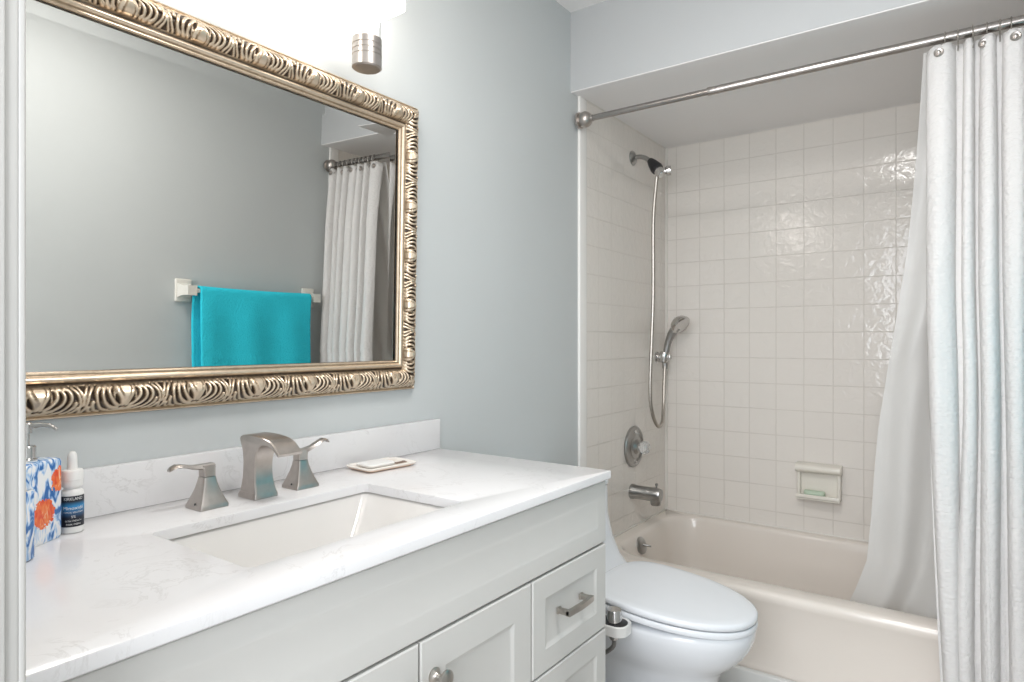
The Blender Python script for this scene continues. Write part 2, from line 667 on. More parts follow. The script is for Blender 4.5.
loops = [outer(2.262, 0.0), outer(2.262, 0.07), outer(2.266, 0.11), outer(2.264, 0.20), outer(2.258, 0.285), outer(2.251, 0.305), outer(2.248, 0.318),
         outer(2.250, 0.331, 0.014), outer(2.256, 0.339, 0.018, 0.001), outer(2.266, iz, 0.02, 0.003)]
loops += [inner(-0.012, iz, 0.15), inner(-0.004, iz - 0.002, 0.146), inner(0.003, iz - 0.008, 0.142), inner(0.009, iz - 0.02, 0.138), inner(0.016, iz - 0.05, 0.135),
          inner(0.034, 0.17, 0.13), inner(0.048, 0.10, 0.125), inner(0.066, 0.07, 0.12), inner(0.10, 0.055, 0.11), inner(0.2, 0.05, 0.08)]
loft(bm, loops)
link('tub_shell', bm, M['tub'], tub, smooth=50)
# overflow plate with toggle lever
bm = BM()
oc = Vector((0.089, 2.60, 0.296)); oax = Vector((1, 0, 0.33)).normalized()
lathe(bm, [(0.0, 0.012), (0.012, 0.013), (0.030, 0.011), (0.036, 0.006), (0.037, -0.004)], oc, oax)
op = link('overflow_plate', bm, M['shower_metal'], tub, label='round satin nickel overflow plate')
bm = BM()
tube(bm, [oc + oax * 0.01, oc + oax * 0.028 + Vector((0, 0, -0.004)), oc + oax * 0.04 + Vector((0.004, 0.01, -0.012))], [0.006, 0.005, 0.004], 12)
link('toggle_lever', bm, M['shower_metal'], op)

# ------------------------------------------------------------------ tub spout, valve, shower
sp = thing('tub_spout', 'satin nickel tub spout with a diverter pin on the left tiled wall', 'tub spout', (0.010, 2.675, 0.50))
bm = BM()
c = Vector((0.010, 2.675, 0.505))
lathe(bm, [(0.034, 0.0), (0.034, 0.012), (0.031, 0.018), (0.0305, 0.10), (0.0295, 0.130), (0.025, 0.139), (0.0, 0.142)], c, (1, 0, 0))
lathe(bm, [(0.024, 0.0), (0.0235, 0.028), (0.021, 0.041), (0.016, 0.042), (0.0, 0.036)], c + Vector((0.114, 0, -0.004)), (0, 0, -1))
link('spout_body', bm, M['shower_metal'], sp)
bm = BM()
lathe(bm, [(0.004, 0.0), (0.004, 0.012), (0.007, 0.014), (0.007, 0.020), (0.004, 0.023), (0.0, 0.023)], c + Vector((0.118, 0, 0.027)))
link('diverter_pin', bm, M['shower_metal'], sp)

va = thing('shower_valve', 'round satin nickel valve plate with clear faceted knob on tiled wall', 'shower valve', (0.010, 2.688, 0.70))
bm = BM()
c = Vector((0.010, 2.688, 0.704))
lathe(bm, [(0.092, 0.0), (0.093, 0.006), (0.089, 0.011), (0.080, 0.012), (0.077, 0.009), (0.055, 0.013), (0.052, 0.016), (0.035, 0.018), (0.030, 0.024), (0.024, 0.030), (0.0, 0.031)], c, (1, 0, 0), 48)
pl_ = link('valve_plate', bm, M['shower_metal'], va)
for dz in (0.068, -0.068):
    bm = BM()
    lathe(bm, [(0.006, 0.0), (0.006, 0.003), (0.0, 0.004)], c + Vector((0.0105, 0, dz)), (1, 0, 0), 12)
    link('screw', bm, M['chrome'], pl_)
bm = BM()
lathe(bm, [(0.013, 0.028), (0.016, 0.032), (0.027, 0.045), (0.030, 0.056), (0.029, 0.066), (0.022, 0.074), (0.010, 0.077), (0.0, 0.077)], c, (1, 0, 0), 10)
kn = link('knob', bm, M['crystal'], va, smooth=10, label='clear faceted acrylic knob')
bm = BM()
lathe(bm, [(0.010, 0.0), (0.010, 0.002), (0.0, 0.003)], c + Vector((0.0765, 0, 0)), (1, 0, 0), 16)
link('knob_cap', bm, M['chrome'], kn)

sh = thing('hand_shower', 'chrome hand shower with long metal hose hanging from the shower arm', 'hand shower', (0.010, 2.70, 1.99))
ay = 2.682
bm = BM()
lathe(bm, [(0.033, 0.0), (0.033, 0.003), (0.027, 0.010), (0.014, 0.016), (0.0, 0.017)], (0.010, ay, 1.998), (1, 0, 0))
link('arm_flange', bm, M['shower_metal'], sh)
bm = BM()
tube(bm, spline([(0.012, ay, 1.998), (0.045, ay, 1.998), (0.072, ay, 1.988), (0.100, ay, 1.966)], 8), 0.0105, 16)
link('shower_arm', bm, M['shower_metal'], sh)
bm = BM()
dv = Vector((0.62, -0.02, -0.78)).normalized()
d0 = Vector((0.092, ay, 1.976))
lathe(bm, [(0.012, 0.0), (0.015, 0.004), (0.021, 0.022), (0.028, 0.052), (0.026, 0.064), (0.0, 0.065)], d0, dv, 20)
link('diverter_body', bm, M['black'], sh, label='black diverter body')
bm = BM()
lathe(bm, [(0.021, 0.055), (0.021, 0.092), (0.018, 0.096), (0.0, 0.097)], d0, dv, 20)
e = d0 + dv * 0.075
lathe(bm, [(0.015, 0.0), (0.016, 0.026), (0.021, 0.030), (0.021, 0.048), (0.016, 0.050), (0.0, 0.050)], e, (0.85, 0.35, 0.05), 20)
link('holder_cradle', bm, M['chrome'], sh)
bm = BM()
hp = spline([(0.128, ay + 0.005, 1.915), (0.118, ay + 0.01, 1.86), (0.105, ay + 0.012, 1.70), (0.096, 2.712, 1.36), (0.085, 2.705, 0.98), (0.088, 2.72, 0.86), (0.094, 2.765, 0.795),
             (0.088, 2.83, 0.80), (0.070, 2.890, 0.87), (0.058, 2.925, 0.98), (0.054, 2.945, 1.055)], 14)
tube(bm, hp, 0.0080, 10)
link('hose', bm, M['hose'], sh, label='flexible metal hose')
bm = BM()
bk = Vector((0.048, 2.95, 1.10))
lathe(bm, [(0.026, 0.0), (0.026, 0.005), (0.019, 0.010), (0.016, 0.030), (0.0, 0.031)], (0.010, 2.95, 1.10), (1, 0, 0), 20)
lathe(bm, [(0.021, -0.026), (0.0235, -0.018), (0.0235, 0.018), (0.021, 0.026)], bk, (0.2, 0, 0.98), 20)
box(bm, 0.05, 0.082, 2.936, 2.964, 1.09, 1.112, 0.004)
link('wall_bracket', bm, M['chrome'], sh)
bm = BM()
hh = spline([(0.052, 2.95, 1.045), (0.056, 2.95, 1.10), (0.066, 2.95, 1.16), (0.086, 2.949, 1.21), (0.112, 2.947, 1.245)], 8)
tube(bm, hh, [0.0125 + 0.010 * (i / (len(hh) - 1)) ** 1.5 for i in range(len(hh))], 16)
link('handle', bm, M['shower_metal'], sh)
bm = BM()
ha = Vector((0.70, -0.28, -0.62)).normalized()
hc = Vector((0.128, 2.943, 1.258))
lathe(bm, [(0.0, -0.032), (0.022, -0.029), (0.040, -0.014), (0.049, 0.005), (0.049, 0.013), (0.042, 0.018), (0.035, 0.015), (0.0, 0.016)], hc, ha, 28)
link('spray_head', bm, M['chrome'], sh)

# ------------------------------------------------------------------ soap dish on the back wall
sd = thing('soap_dish', 'bone ceramic soap dish with a grab rail fixed to the back tiles', 'soap dish', (0.712, YB, 0.497))
bm = BM()
x0, x1, z0, z1 = 0.627, 0.800, 0.497, 0.646
box(bm, x0, x1, 3.047, YB, z0, z1, 0.006, 3)
box(bm, x0, x0 + 0.014, 3.022, YB, z0, z1 - 0.01, 0.005, 3)
box(bm, x1 - 0.014, x1, 3.022, YB, z0, z1 - 0.01, 0.005, 3)
box(bm, x0, x1, 3.000, YB, z0, z0 + 0.014, 0.006, 3)
box(bm, x0, x1, 3.000, 3.006, z0, z0 + 0.022, 0.0028, 3)
link('dish_body', bm, M['bone_ceramic'], sd)
bm = BM()
rc = [Vector((0, a, b)) for a, b in ((3.055, 0.606), (3.012, 0.612), (3.000, 0.622), (2.998, 0.634), (3.006, 0.644), (3.055, 0.651))]
loft(bm, [[p + Vector((x0 - 0.004, 0, 0)) for p in rc], [p + Vector((x1 + 0.004, 0, 0)) for p in rc]])
bmesh.ops.bevel(bm, geom=list(bm.edges), offset=0.004, segments=3, affect='EDGES', profile=0.5)
link('grab_rail', bm, M['bone_ceramic'], sd)
bm = BM()
lp = []
for i in range(9):
    a = -PI / 2 + PI * i / 8
    k = max(math.cos(a), 0.02) ** 0.6
    lp.append(rrect(0.698 - 0.043 * (0.82 + 0.18 * k), 0.698 + 0.043 * (0.82 + 0.18 * k), 3.026 - 0.017 * k, 3.026 + 0.017 * k, 0.016, 0.5235 + 0.0115 * math.sin(a), 6, 4))
loft(bm, lp)
tag(link('soap_bar', bm, M['soap'], origin=(0.698, 3.026, 0.512), smooth=60), 'pale green bar of soap lying in the wall soap dish', 'soap')

# ------------------------------------------------------------------ shower rod, rings, curtain, liner
YR, ZR = 2.195, 2.030
rod = thing('shower_rod', 'telescoping stainless shower curtain rod across the tub alcove', 'curtain rod', (0.0, YR, ZR))
bm = BM(); tube(bm, [(0.03, YR, ZR), (0.522, YR, ZR)], 0.0112, 20); link('inner_tube', bm, M['steel'], rod)
bm = BM()
lathe(bm, [(0.0108, 0.0), (0.0142, 0.001), (0.0142, 0.014), (0.0134, 0.016), (0.0134, 0.97)], (0.519, YR, ZR), (1, 0, 0), 20)
link('outer_tube', bm, M['steel'], rod)
for sx_, ax in ((0.0, 1), (W, -1)):
    bm = BM()
    prof = [(0.031, 0.0), (0.032, 0.004), (0.031, 0.008), (0.025, 0.010)]
    for k in range(1, 12):
        a = -0.75 + k * (0.75 + 1.13) / 11
        prof.append((0.0305 * math.cos(a), 0.029 + 0.0285 * math.sin(a)))
    prof += [(0.0130, 0.057), (0.0130, 0.062), (0.0, 0.062)]
    wall_x = sx_ if ax < 0 else sx_ + 0.013
    lathe(bm, prof, (sx_ + ax * 0.0132, YR, ZR), (ax, 0, 0), 32)
    link('end_flange', bm, M['nickel'], rod)

CX0, CX1 = 1.150, 1.545
NF = 8.0
# folds: centre and half width (m) high up, the same near the hem, relative depth
LOBES = [(1.186, 0.037, 1.178, 0.022, 0.95), (1.250, 0.0150, 1.212, 0.021, 0.8), (1.294, 0.0200, 1.274, 0.024, 1.0), (1.350, 0.0250, 1.345, 0.026, 0.9), (1.402, 0.019, 1.405, 0.022, 1.0), (1.450, 0.022, 1.452, 0.02, 0.85), (1.502, 0.024, 1.504, 0.022, 1.0)]


def curtain_pt(u, z):
    """u 0..1 across the gathered cloth, z height"""
    t = max(0.0, (2.02 - z) / 1.92)
    y0 = YR - 0.006 - 0.034 * min(1.0, max(0, (2.0 - z) / 1.4)) ** 0.8
    xs = CX0 + (CX1 - CX0) * u
    k = max(0.0, min(1.0, (t - 0.45) / 0.5))
    k = k * k * (3 - 2 * k)
    top = max(0.0, 1 - t / 0.16)
    f = 0.0
    for (c0, h0, c1, h1, a) in LOBES:
        c = c0 + (c1 - c0) * k + 0.002 * math.sin(5 * t + 30 * c0)
        h = (h0 + (h1 - h0) * k) * (1 - 0.12 * top)
        d = abs(xs - c) / h
        g = max(0.0, 1 - d ** 2.6) ** 0.55 * a if d < 1 else 0.0
        f = max(f, g)
    y = y0 + 0.016 - f * 0.044 * (1 - 0.3 * top) + 0.002 * math.sin(40 * u + 6 * t)
    x = xs + 0.072 * max(0.0, t - 0.35) ** 1.2 * (1 - u) + 0.003 * math.sin(6 * t + 11 * u)
    return Vector((x, y, z))


def top_z(u):
    ph = 2 * PI * NF * u
    return 2.021 - 0.004 * (1 - abs(math.cos(ph)))


cur = thing('shower_curtain', 'white textured shower curtain gathered at the right end of the rod', 'shower curtain', (1.36, YR, 0.1))
bm = BM()
NU, NV = 460, 90
uvl = bm.loops.layers.uv.new('UVMap')
grid = []
for i in range(NU + 1):
    u = i / NU
    zt = top_z(u) - 0.013
    if u < 0.03:
        zt -= 0.012 * (1 - u / 0.03)
    row = []
    for j in range(NV + 1):
        z = zt + (0.10 - zt) * (j / NV)
        row.append(bm.verts.new(curtain_pt(u, z)))
    grid.append(row)
ARC = [0.0]
for i in range(NU):
    ARC.append(ARC[-1] + (curtain_pt((i + 1) / NU, 1.2) - curtain_pt(i / NU, 1.2)).length)
UV = {}
for i in range(NU + 1):
    for j in range(NV + 1):
        UV[grid[i][j]] = (ARC[i], j / NV * 1.92)
for i in range(NU):
    for j in range(NV):
        f = bm.faces.new((grid[i][j], grid[i + 1][j], grid[i + 1][j + 1], grid[i][j + 1]))
        for l in f.loops:
            l[uvl].uv = UV[l.vert]
cl = link('curtain_cloth', bm, M['curtain'], cur, smooth=180)
sol = cl.modifiers.new('thickness', 'SOLIDIFY'); sol.thickness = 0.0016; sol.offset = 0

ring_x = [1.196, 1.226, 1.260, 1.291, 1.319, 1.343, 1.380, 1.415, 1.450, 1.485]
ring_nice = ['first ring from the free edge of the white shower curtain', 'second ring from the free edge of the white shower curtain',
             'third ring from the free edge of the white shower curtain', 'fourth ring from the free edge of the white shower curtain',
             'fifth ring from the free edge of the white shower curtain', 'sixth ring from the free edge of the white shower curtain',
             'seventh ring from the free edge of the white shower curtain', 'eighth ring from the free edge of the white shower curtain',
             'ninth ring from the free edge of the white shower curtain', 'tenth ring, nearest the wall end of the white shower curtain']
ring_me = None
for x, nm in zip(ring_x, ring_nice):
    if ring_me is None:
        bm = BM()
        torus(bm, (0, 0, -0.0075), 0.0222, 0.0015, (1, 0, 0.0))
        tube(bm, spline([(0, 0.0, -0.0297), (0, -0.004, -0.036), (0, -0.012, -0.042), (0, -0.016, -0.050)], 5), 0.0014, 8)
        o = link('curtain_ring', bm, M['dark_nickel'], None, local=True)
        ring_me = o
    else:
        o = ring_me.copy()
        COL.objects.link(o)
    o.location = (x, YR, ZR)
    tag(o, 'dark metal ' + nm, 'curtain ring', 'rings on the shower rod')

gm = None
for x in (1.182, 1.283, 1.352, 1.43, 1.50):
    best = min((curtain_pt(k / 900, 1.984) for k in range(900)), key=lambda p: abs(p.x - x) + 0.35 * (p.y - YR))
    bm = BM()
    lathe(bm, [(0.0125, -0.001), (0.0125, 0.002), (0.0105, 0.0042), (0.0075, 0.003), (0.006, 0.003), (0.0055, 0.006), (0.003, 0.0075), (0.0, 0.008)], best + Vector((0, -0.001, 0)), (0.05, -1, 0.05), 20)
    link('grommet', bm, M['nickel'], cur)

# liner: hangs from the same rod, swept inside the tub
LE = [(2.008, 1.143, 2.218), (1.80, 1.124, 2.250), (1.456, 1.089, 2.32), (0.89, 1.013, 2.395), (0.60, 0.990, 2.425), (0.448, 0.972, 2.445), (0.343, 0.935, 2.46), (0.29, 0.912, 2.47), (0.16, 0.88, 2.50)]


def interp(z):
    for a, b in zip(LE, LE[1:]):
        if z >= b[0]:
            t = (a[0] - z) / (a[0] - b[0])
            return a[1] + (b[1] - a[1]) * t, a[2] + (b[2] - a[2]) * t
    return LE[-1][1], LE[-1][2]


bm = BM()
rows = []
NU, NV = 110, 90
for j in range(NV + 1):
    z = 2.008 + (0.16 - 2.008) * j / NV
    xl, yl = interp(z)
    t = j / NV
    xr = 1.525 - 0.09 * t
    yr = 2.224 + (2.42 - 2.224) * min(1, t * 1.05)
    row = []
    for i in range(NU + 1):
        u = i / NU
        a = 0.010 + 0.016 * t
        if t < 0.12:
            a *= t / 0.12 * 0.8 + 0.2
        y = yl + (yr - yl) * u ** 0.8 + a * math.sin(2 * PI * (3.3 * u ** 0.9) + 0.8 * t) * min(1, u * 4 + 0.12) + 0.006 * math.sin(11 * u + 5 * t)
        x = xl + (xr - xl) * u + 0.006 * math.sin(7 * t + 9 * u)
        # the crease where the film is caught
        g = math.exp(-((u - 0.12 - 0.35 * (z - 1.12)) / 0.06) ** 2 - ((z - 1.16) / 0.10) ** 2)
        y -= 0.020 * g
        row.append(bm.verts.new((x, y, z)))
    rows.append(row)
for a, b in zip(rows, rows[1:]):
    for i in range(NU):
        bm.faces.new((a[i], a[i + 1], b[i + 1], b[i]))
ln = link('curtain_liner', bm, M['liner'], None, smooth=180, origin=(1.3, 2.3, 0.2))
tag(ln, 'translucent white plastic shower liner hanging inside the tub behind the curtain', 'shower liner')

# ------------------------------------------------------------------ towel bar and towel on the opposite wall (seen in the mirror)
TBX, TBZ = W - 0.066, 1.335
tb = thing('towel_bar', 'cream ceramic towel bar on the wall opposite the mirror', 'towel bar', (W, 1.76, TBZ))
for y in (1.45, 2.09):
    bm = BM()
    box(bm, W - 0.014, W, y - 0.036, y + 0.036, TBZ - 0.05, TBZ + 0.05, 0.006, 3)
    q = lambda h, x: [Vector((x, y - h, TBZ - h * 1.05)), Vector((x, y + h, TBZ - h * 1.05)), Vector((x, y + h, TBZ + h * 1.05)), Vector((x, y - h, TBZ + h * 1.05))]
    loft(bm, [q(0.030, W - 0.012), q(0.022, W - 0.03), q(0.019, W - 0.05), q(0.020, W - 0.086)])
    link('post', bm, M['bar_ceramic'], tb)
bm = BM(); box(bm, TBX - 0.009, TBX + 0.009, 1.44, 2.085, TBZ - 0.009, TBZ + 0.009, 0.002); link('bar', bm, M['bar_ceramic'], tb)

bm = BM()
uvl = bm.loops.layers.uv.new('UVMap')
prof = []
for k in range(41):
    prof.append((-0.0185, -0.50 + 0.50 * k / 40))
for k in range(1, 12):
    a = PI - PI * k / 12
    prof.append((0.0185 * math.cos(a), 0.0185 * math.sin(a)))
for k in range(37):
    prof.append((0.0185, -0.46 * k / 36))
N = 70
rows = []
s_ = 0
UV = {}
for i, (px, pz) in enumerate(prof):
    if i:
        s_ += math.hypot(px - prof[i - 1][0], pz - prof[i - 1][1])
    back = max(0, min(1, (px + 0.0185) / 0.037))
    row = []
    for k in range(N + 1):
        u = k / N
        y = 1.486 - 0.013 * back + (0.568 + 0.014 * back) * u + 0.003 * math.sin(14 * pz)
        dep = max(0, -pz)
        x = TBX + px - (0.005 + 0.006 * dep) * (1 if px < 0 else -0.3) * (1 + math.sin(2 * PI * 2.6 * u + 1.1 + 2 * pz)) * min(1, dep * 8)
        v = bm.verts.new((x, y, TBZ + pz + (-0.004 * math.sin(PI * u) if abs(px) < 0.0184 else 0)))
        UV[v] = (u * 0.6, s_)
        row.append(v)
    rows.append(row)
for a, b in zip(rows, rows[1:]):
    for k in range(N):
        f = bm.faces.new((a[k], a[k + 1], b[k + 1], b[k]))
        for l in f.loops:
            l[uvl].uv = UV[l.vert]
tw = link('towel', bm, M['towel'], None, origin=(TBX, 1.76, TBZ - 0.45), smooth=180)
tag(tw, 'turquoise terry bath towel folded over the cream towel bar', 'towel')
sol = tw.modifiers.new('thickness', 'SOLIDIFY'); sol.thickness = 0.007; sol.offset = 0

# ------------------------------------------------------------------ vanity cabinet
FX = 0.553
VY0, VY1 = 0.192, 1.386
vn = thing('vanity_cabinet', 'white shaker vanity cabinet with doors and drawers under the quartz counter', 'vanity', (0.27, 0.79, 0.0))
bm = BM()
box(bm, 0.002, 0.53, VY0, VY0 + 0.018, 0.0, 0.85, 0.001)
box(bm, 0.002, 0.53, VY1 - 0.018, VY1, 0.0, 0.85, 0.001)
box(bm, 0.002, 0.53, VY0, VY1, 0.09, 0.108)
box(bm, 0.005, 0.017, VY0, VY1, 0.0, 0.85)
box(bm, 0.44, 0.46, VY0, VY1, 0.0, 0.09)
for y in (0.436, 0.753, 1.072):
    box(bm, 0.505, 0.530, y - 0.02, y + 0.02, 0.09, 0.70)
box(bm, 0.505, 0.530, VY0, VY1, 0.68, 0.72)
box(bm, 0.505, 0.530, VY0, VY1, 0.82, 0.85)
box(bm, 0.505, 0.530, 1.072, VY1, 0.475, 0.515)
box(bm, 0.505, 0.530, 1.072, VY1, 0.27, 0.31)
link('carcass', bm, M['cabinet'], vn)


def shaker(y0, y1, z0, z1, st=0.058, dep=0.0045):
    """front with a recessed centre panel and a small moulded step"""
    bm = BM()

    def rect(d, x):
        return [Vector((x, y0 + d, z0 + d)), Vector((x, y1 - d, z0 + d)), Vector((x, y1 - d, z1 - d)), Vector((x, y0 + d, z1 - d))]
    loft(bm, [rect(0, 0.531), rect(0, FX - 0.0025), rect(0.0025, FX), rect(st, FX), rect(st + 0.006, FX - dep * 0.55), rect(st + 0.012, FX - dep)])
    return bm


link('false_front', shaker(VY0, VY1, 0.7015, 0.847, 0.036, 0.0022), M['cabinet'], vn, smooth=20)
doors = [(0.438, 0.7515, 0.722), (0.7555, 1.0695, 0.786)]
for (a, b, ky) in doors:
    d = link('door', shaker(a, b, 0.092, 0.6965), M['cabinet'], vn, smooth=20)
    bm = BM()
    kc = (FX, ky, 0.632)
    lathe(bm, [(0.013, 0.0), (0.0135, 0.002), (0.009, 0.005), (0.006, 0.010), (0.006, 0.018), (0.013, 0.022), (0.0165, 0.025), (0.0165, 0.028), (0.012, 0.031), (0.0, 0.032)], kc, (1, 0, 0), 28)
    link('knob', bm, M['dark_nickel'], d, label='round satin nickel knob')


def pull(y, z, par):
    bm = BM()
    L = 0.047
    for s in (-1, 1):
        box(bm, FX - 0.001, FX + 0.004, y + s * L - 0.007, y + s * L + 0.007, z - 0.007, z + 0.007, 0.0015)
        box(bm, FX, FX + 0.030, y + s * L - 0.0055, y + s * L + 0.0055, z - 0.0055, z + 0.0055, 0.0015)
    loft(bm, [[Vector((FX + x, y + t * (L + 0.0055), z + h)) for x, h in ((0.022 + b, -0.006), (0.031 + b, -0.006), (0.031 + b, 0.006), (0.022 + b, 0.006))]
              for t, b in ((-1, 0), (-0.5, 0.002), (0, 0.003), (0.5, 0.002), (1, 0))])
    link('pull', bm, M['dark_nickel'], par, label='satin nickel bar pull')


for (a, b) in ((1.0745, VY1), (VY0, 0.434)):
    for (z0, z1) in ((0.4985, 0.6965), (0.2945, 0.4945), (0.092, 0.2905)):
        d = link('drawer', shaker(a, b, z0, z1, 0.046), M['cabinet'], vn, smooth=20)
        pull((a + b) / 2 - 0.012 * (1 if a > 1 else 0), (z0 + z1) / 2 + 0.012, d)

# ------------------------------------------------------------------ countertop with backsplash, undermount sink
CT = 0.870
SX0, SX1, SY0, SY1 = 0.196, 0.472, 0.506, 0.957
ct = thing('countertop', 'white veined quartz vanity countertop with a sink cut-out', 'countertop', (0.28, 0.79, 0.852))
bm = BM()
o_t = lambda d, z: rrect(0.0005 + d, 0.565 - d, 0.191 + d, 1.3915 - d, 0.004, z)
i_t = lambda d, z: rrect(SX0 - d, SX1 + d, SY0 - d, SY1 + d, 0.012, z)
zb = 0.8515
loops = [i_t(0, zb), o_t(0.001, zb), o_t(0, zb + 0.0015), o_t(0, CT - 0.0025), o_t(0.0007, CT - 0.0007), o_t(0.0025, CT), i_t(0.002, CT), i_t(0.0005, CT - 0.0006), i_t(0, CT - 0.002), i_t(0, zb)]
loft(bm, loops[:-1], False, False)
a = [v for v in bm.verts]
n = len(loops[0])
bm.verts.ensure_lookup_table()
last = bm.verts[n * (len(loops) - 2):n * (len(loops) - 1)]
first = bm.verts[0:n]
for i in range(n):
    bm.faces.new((last[i], last[(i + 1) % n], first[(i + 1) % n], first[i]))
link('slab', bm, M['quartz'], ct, smooth=25)
bm = BM(); box(bm, 0.0005, 0.021, 0.193, 1.3915, CT, 0.9545, 0.0018); link('backsplash', bm, M['quartz'], ct)

sk = thing('sink', 'white rectangular undermount sink set below the quartz countertop', 'sink', (0.34, 0.73, 0.70))
bm = BM()
ib = lambda d, z, r: rrect(SX0 - 0.006 + d, SX1 + 0.006 - d, SY0 - 0.006 + d * 1.75, SY1 + 0.006 - d * 1.75, r, z)
loops = [ib(-0.022, 0.8505, 0.03), ib(0.0, 0.8505, 0.016), ib(0.003, 0.846, 0.016), ib(0.022, 0.805, 0.016), ib(0.056, 0.738, 0.018), ib(0.068, 0.726, 0.02), ib(0.080, 0.722, 0.04), ib(0.115, 0.719, 0.02)]
bot = [ib(-0.022, 0.842, 0.03), ib(-0.012, 0.838, 0.03), ib(0.006, 0.80, 0.02), ib(0.045, 0.728, 0.02), ib(0.06, 0.708, 0.04), ib(0.115, 0.704, 0.02)]
loft(bm, list(reversed(bot)) + loops)
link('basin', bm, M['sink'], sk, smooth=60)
bm = BM()
lathe(bm, [(0.022, 0.0), (0.022, 0.003), (0.017, 0.0035), (0.0, 0.002)], (0.337, 0.7315, 0.7185), (0, 0, 1), 24)
link('drain', bm, M['nickel'], sk)

# ------------------------------------------------------------------ faucet
fa = thing('faucet', 'brushed nickel widespread faucet behind the sink with an arched spout', 'faucet', (0.11, 0.752, CT))


def sq(x, y, hx, hy, z, r=0.004):
    return rrect(x - hx, x + hx, y - hy, y + hy, r, z, 3, 3)


bm = BM()
fy = 0.752
# base plinth
loft(bm, [sq(0.113, fy, 0.030, 0.026, CT + 0.0004), sq(0.113, fy, 0.030, 0.026, CT + 0.006), sq(0.113, fy, 0.0275, 0.0245, CT + 0.012)])
# side profile of the arch (x, z) swept with a gently varying width
ctr = [(0.088, 0.142, 0.880), (0.0905, 0.136, 0.905), (0.092, 0.132, 0.93)]
inner_c = spline([(0.142, 0, CT + 0.010), (0.135, 0, 0.905), (0.134, 0, 0.935), (0.140, 0, 0.958), (0.158, 0, 0.974), (0.180, 0, 0.978), (0.198, 0, 0.972), (0.214, 0, 0.960)], 5)
outer_c = spline([(0.086, 0, CT + 0.010), (0.0905, 0, 0.905), (0.092, 0, 0.935), (0.0915, 0, 0.962), (0.089, 0, 0.990), (0.140, 0, 0.994), (0.190, 0, 0.987), (0.221, 0, 0.966)], 5)
loops = []
m = len(inner_c)
for i in range(m):
    a, b = inner_c[i], outer_c[i]
    t = i / (m - 1)
    h = 0.0235 - 0.0035 * math.sin(PI * min(1, t / 0.55)) + 0.003 * max(0, (t - 0.6) / 0.4)
    bev = 0.0025
    d = (a - b).normalized()
    loops.append([Vector((b.x, fy - h + bev, b.z)), Vector((b.x, fy + h - bev, b.z)), b + d * bev + Vector((0, fy + h, 0)), a - d * bev + Vector((0, fy + h, 0)),
                  Vector((a.x, fy + h - bev, a.z)), Vector((a.x, fy - h + bev, a.z)), a - d * bev + Vector((0, fy - h, 0)), b + d * bev + Vector((0, fy - h, 0))])
loft(bm, loops)
link('spout', bm, M['nickel'], fa, smooth=32)
for (hy, s) in ((0.648, -1), (0.852, 1)):
    bm = BM()
    hx = 0.112
    prof = [(0.0275, CT + 0.0004), (0.0275, CT + 0.006), (0.0255, CT + 0.010), (0.0215, CT + 0.020), (0.0165, CT + 0.034), (0.0130, CT + 0.048), (0.0115, CT + 0.057)]
    loft(bm, [sq(hx, hy, r, r, z, 0.003) for r, z in prof])
    hd = link('handle', bm, M['nickel'], fa, smooth=32)
    bm = BM()
    z0 = CT + 0.057
    loft(bm, [sq(hx, hy, 0.0112, 0.0112, z0 + 0.0008, 0.003), sq(hx, hy, 0.0112, 0.0112, z0 + 0.010, 0.003), sq(hx, hy + s * 0.001, 0.0115, 0.0125, z0 + 0.022, 0.004)])
    # lever
    up = 0.006 if s < 0 else 0.016
    path = [(-0.012, 0.020, 0.0115, 0.005), (0.010, 0.019, 0.0112, 0.0055), (0.030, 0.0195 + up * 0.3, 0.010, 0.004), (0.050, 0.022 + up * 0.7, 0.010, 0.0032), (0.066, 0.0225 + up, 0.0112, 0.003), (0.076, 0.019 + up, 0.0105, 0.0025), (0.080, 0.016 + up, 0.007, 0.002)]
    loops = []
    for (dy, dz, w, th) in path:
        yy, zz = hy + s * dy * 0.88, z0 + dz * 0.94
        loops.append([Vector((hx - w, yy, zz - th * 0.4)), Vector((hx - w * 0.6, yy, zz + th)), Vector((hx + w * 0.6, yy, zz + th)), Vector((hx + w, yy, zz - th * 0.4)), Vector((hx + w * 0.5, yy, zz - th)), Vector((hx - w * 0.5, yy, zz - th))])
    loft(bm, loops)
    link('lever', bm, M['nickel'], hd, smooth=40)
    bm = BM()
    lathe(bm, [(0.0022, 0.0), (0.0022, 0.0006), (0.0, 0.0007)], (hx + 0.006, hy - 0.0262, CT + 0.0105), (0, -1, 0.4), 10)
    link('set_screw', bm, M['black'], hd, label='tiny dark set screw hole')

# ------------------------------------------------------------------ things on the counter
# soap tray
tr = thing('soap_tray', 'flat white soap tray with peach edge beside the faucet', 'soap tray', (0.092, 1.10, CT + 0.0004))
Mt = Matrix.Rotation(R(-5), 4, 'Z')
bm = BM()
lp = []
for d, z in ((0.010, 0.0), (0.002, 0.005), (0.0, 0.009), (0.002, 0.0105), (0.008, 0.0085), (0.012, 0.0072), (0.03, 0.0068)):
    lp.append([Mt @ p for p in rrect(-0.050 + d, 0.050 - d, -0.074 + d, 0.074 - d, 0.012, z, 6, 6)])
loft(bm, lp)
link('dish', bm, M['tray'], tr, local=True, smooth=50)
bm = BM()
lp = []
for d, z in ((0.003, 0.0068), (0.0, 0.010), (0.0, 0.012), (0.003, 0.0145), (0.012, 0.0155)):
    lp.append([Mt @ p for p in rrect(-0.034 + d, 0.030 - d, -0.056 + d, 0.022 - d, 0.012, z, 6, 6)])
loft(bm, lp)
for f in bm.faces:
    pass
sb = link('soap_bar', bm, M['white_plastic'], None, local=True, smooth=50)
sb.location = (0.092, 1.10, CT + 0.0008)
tag(sb, 'thin worn white bar of soap on the flat soap tray', 'soap')
bm = BM()
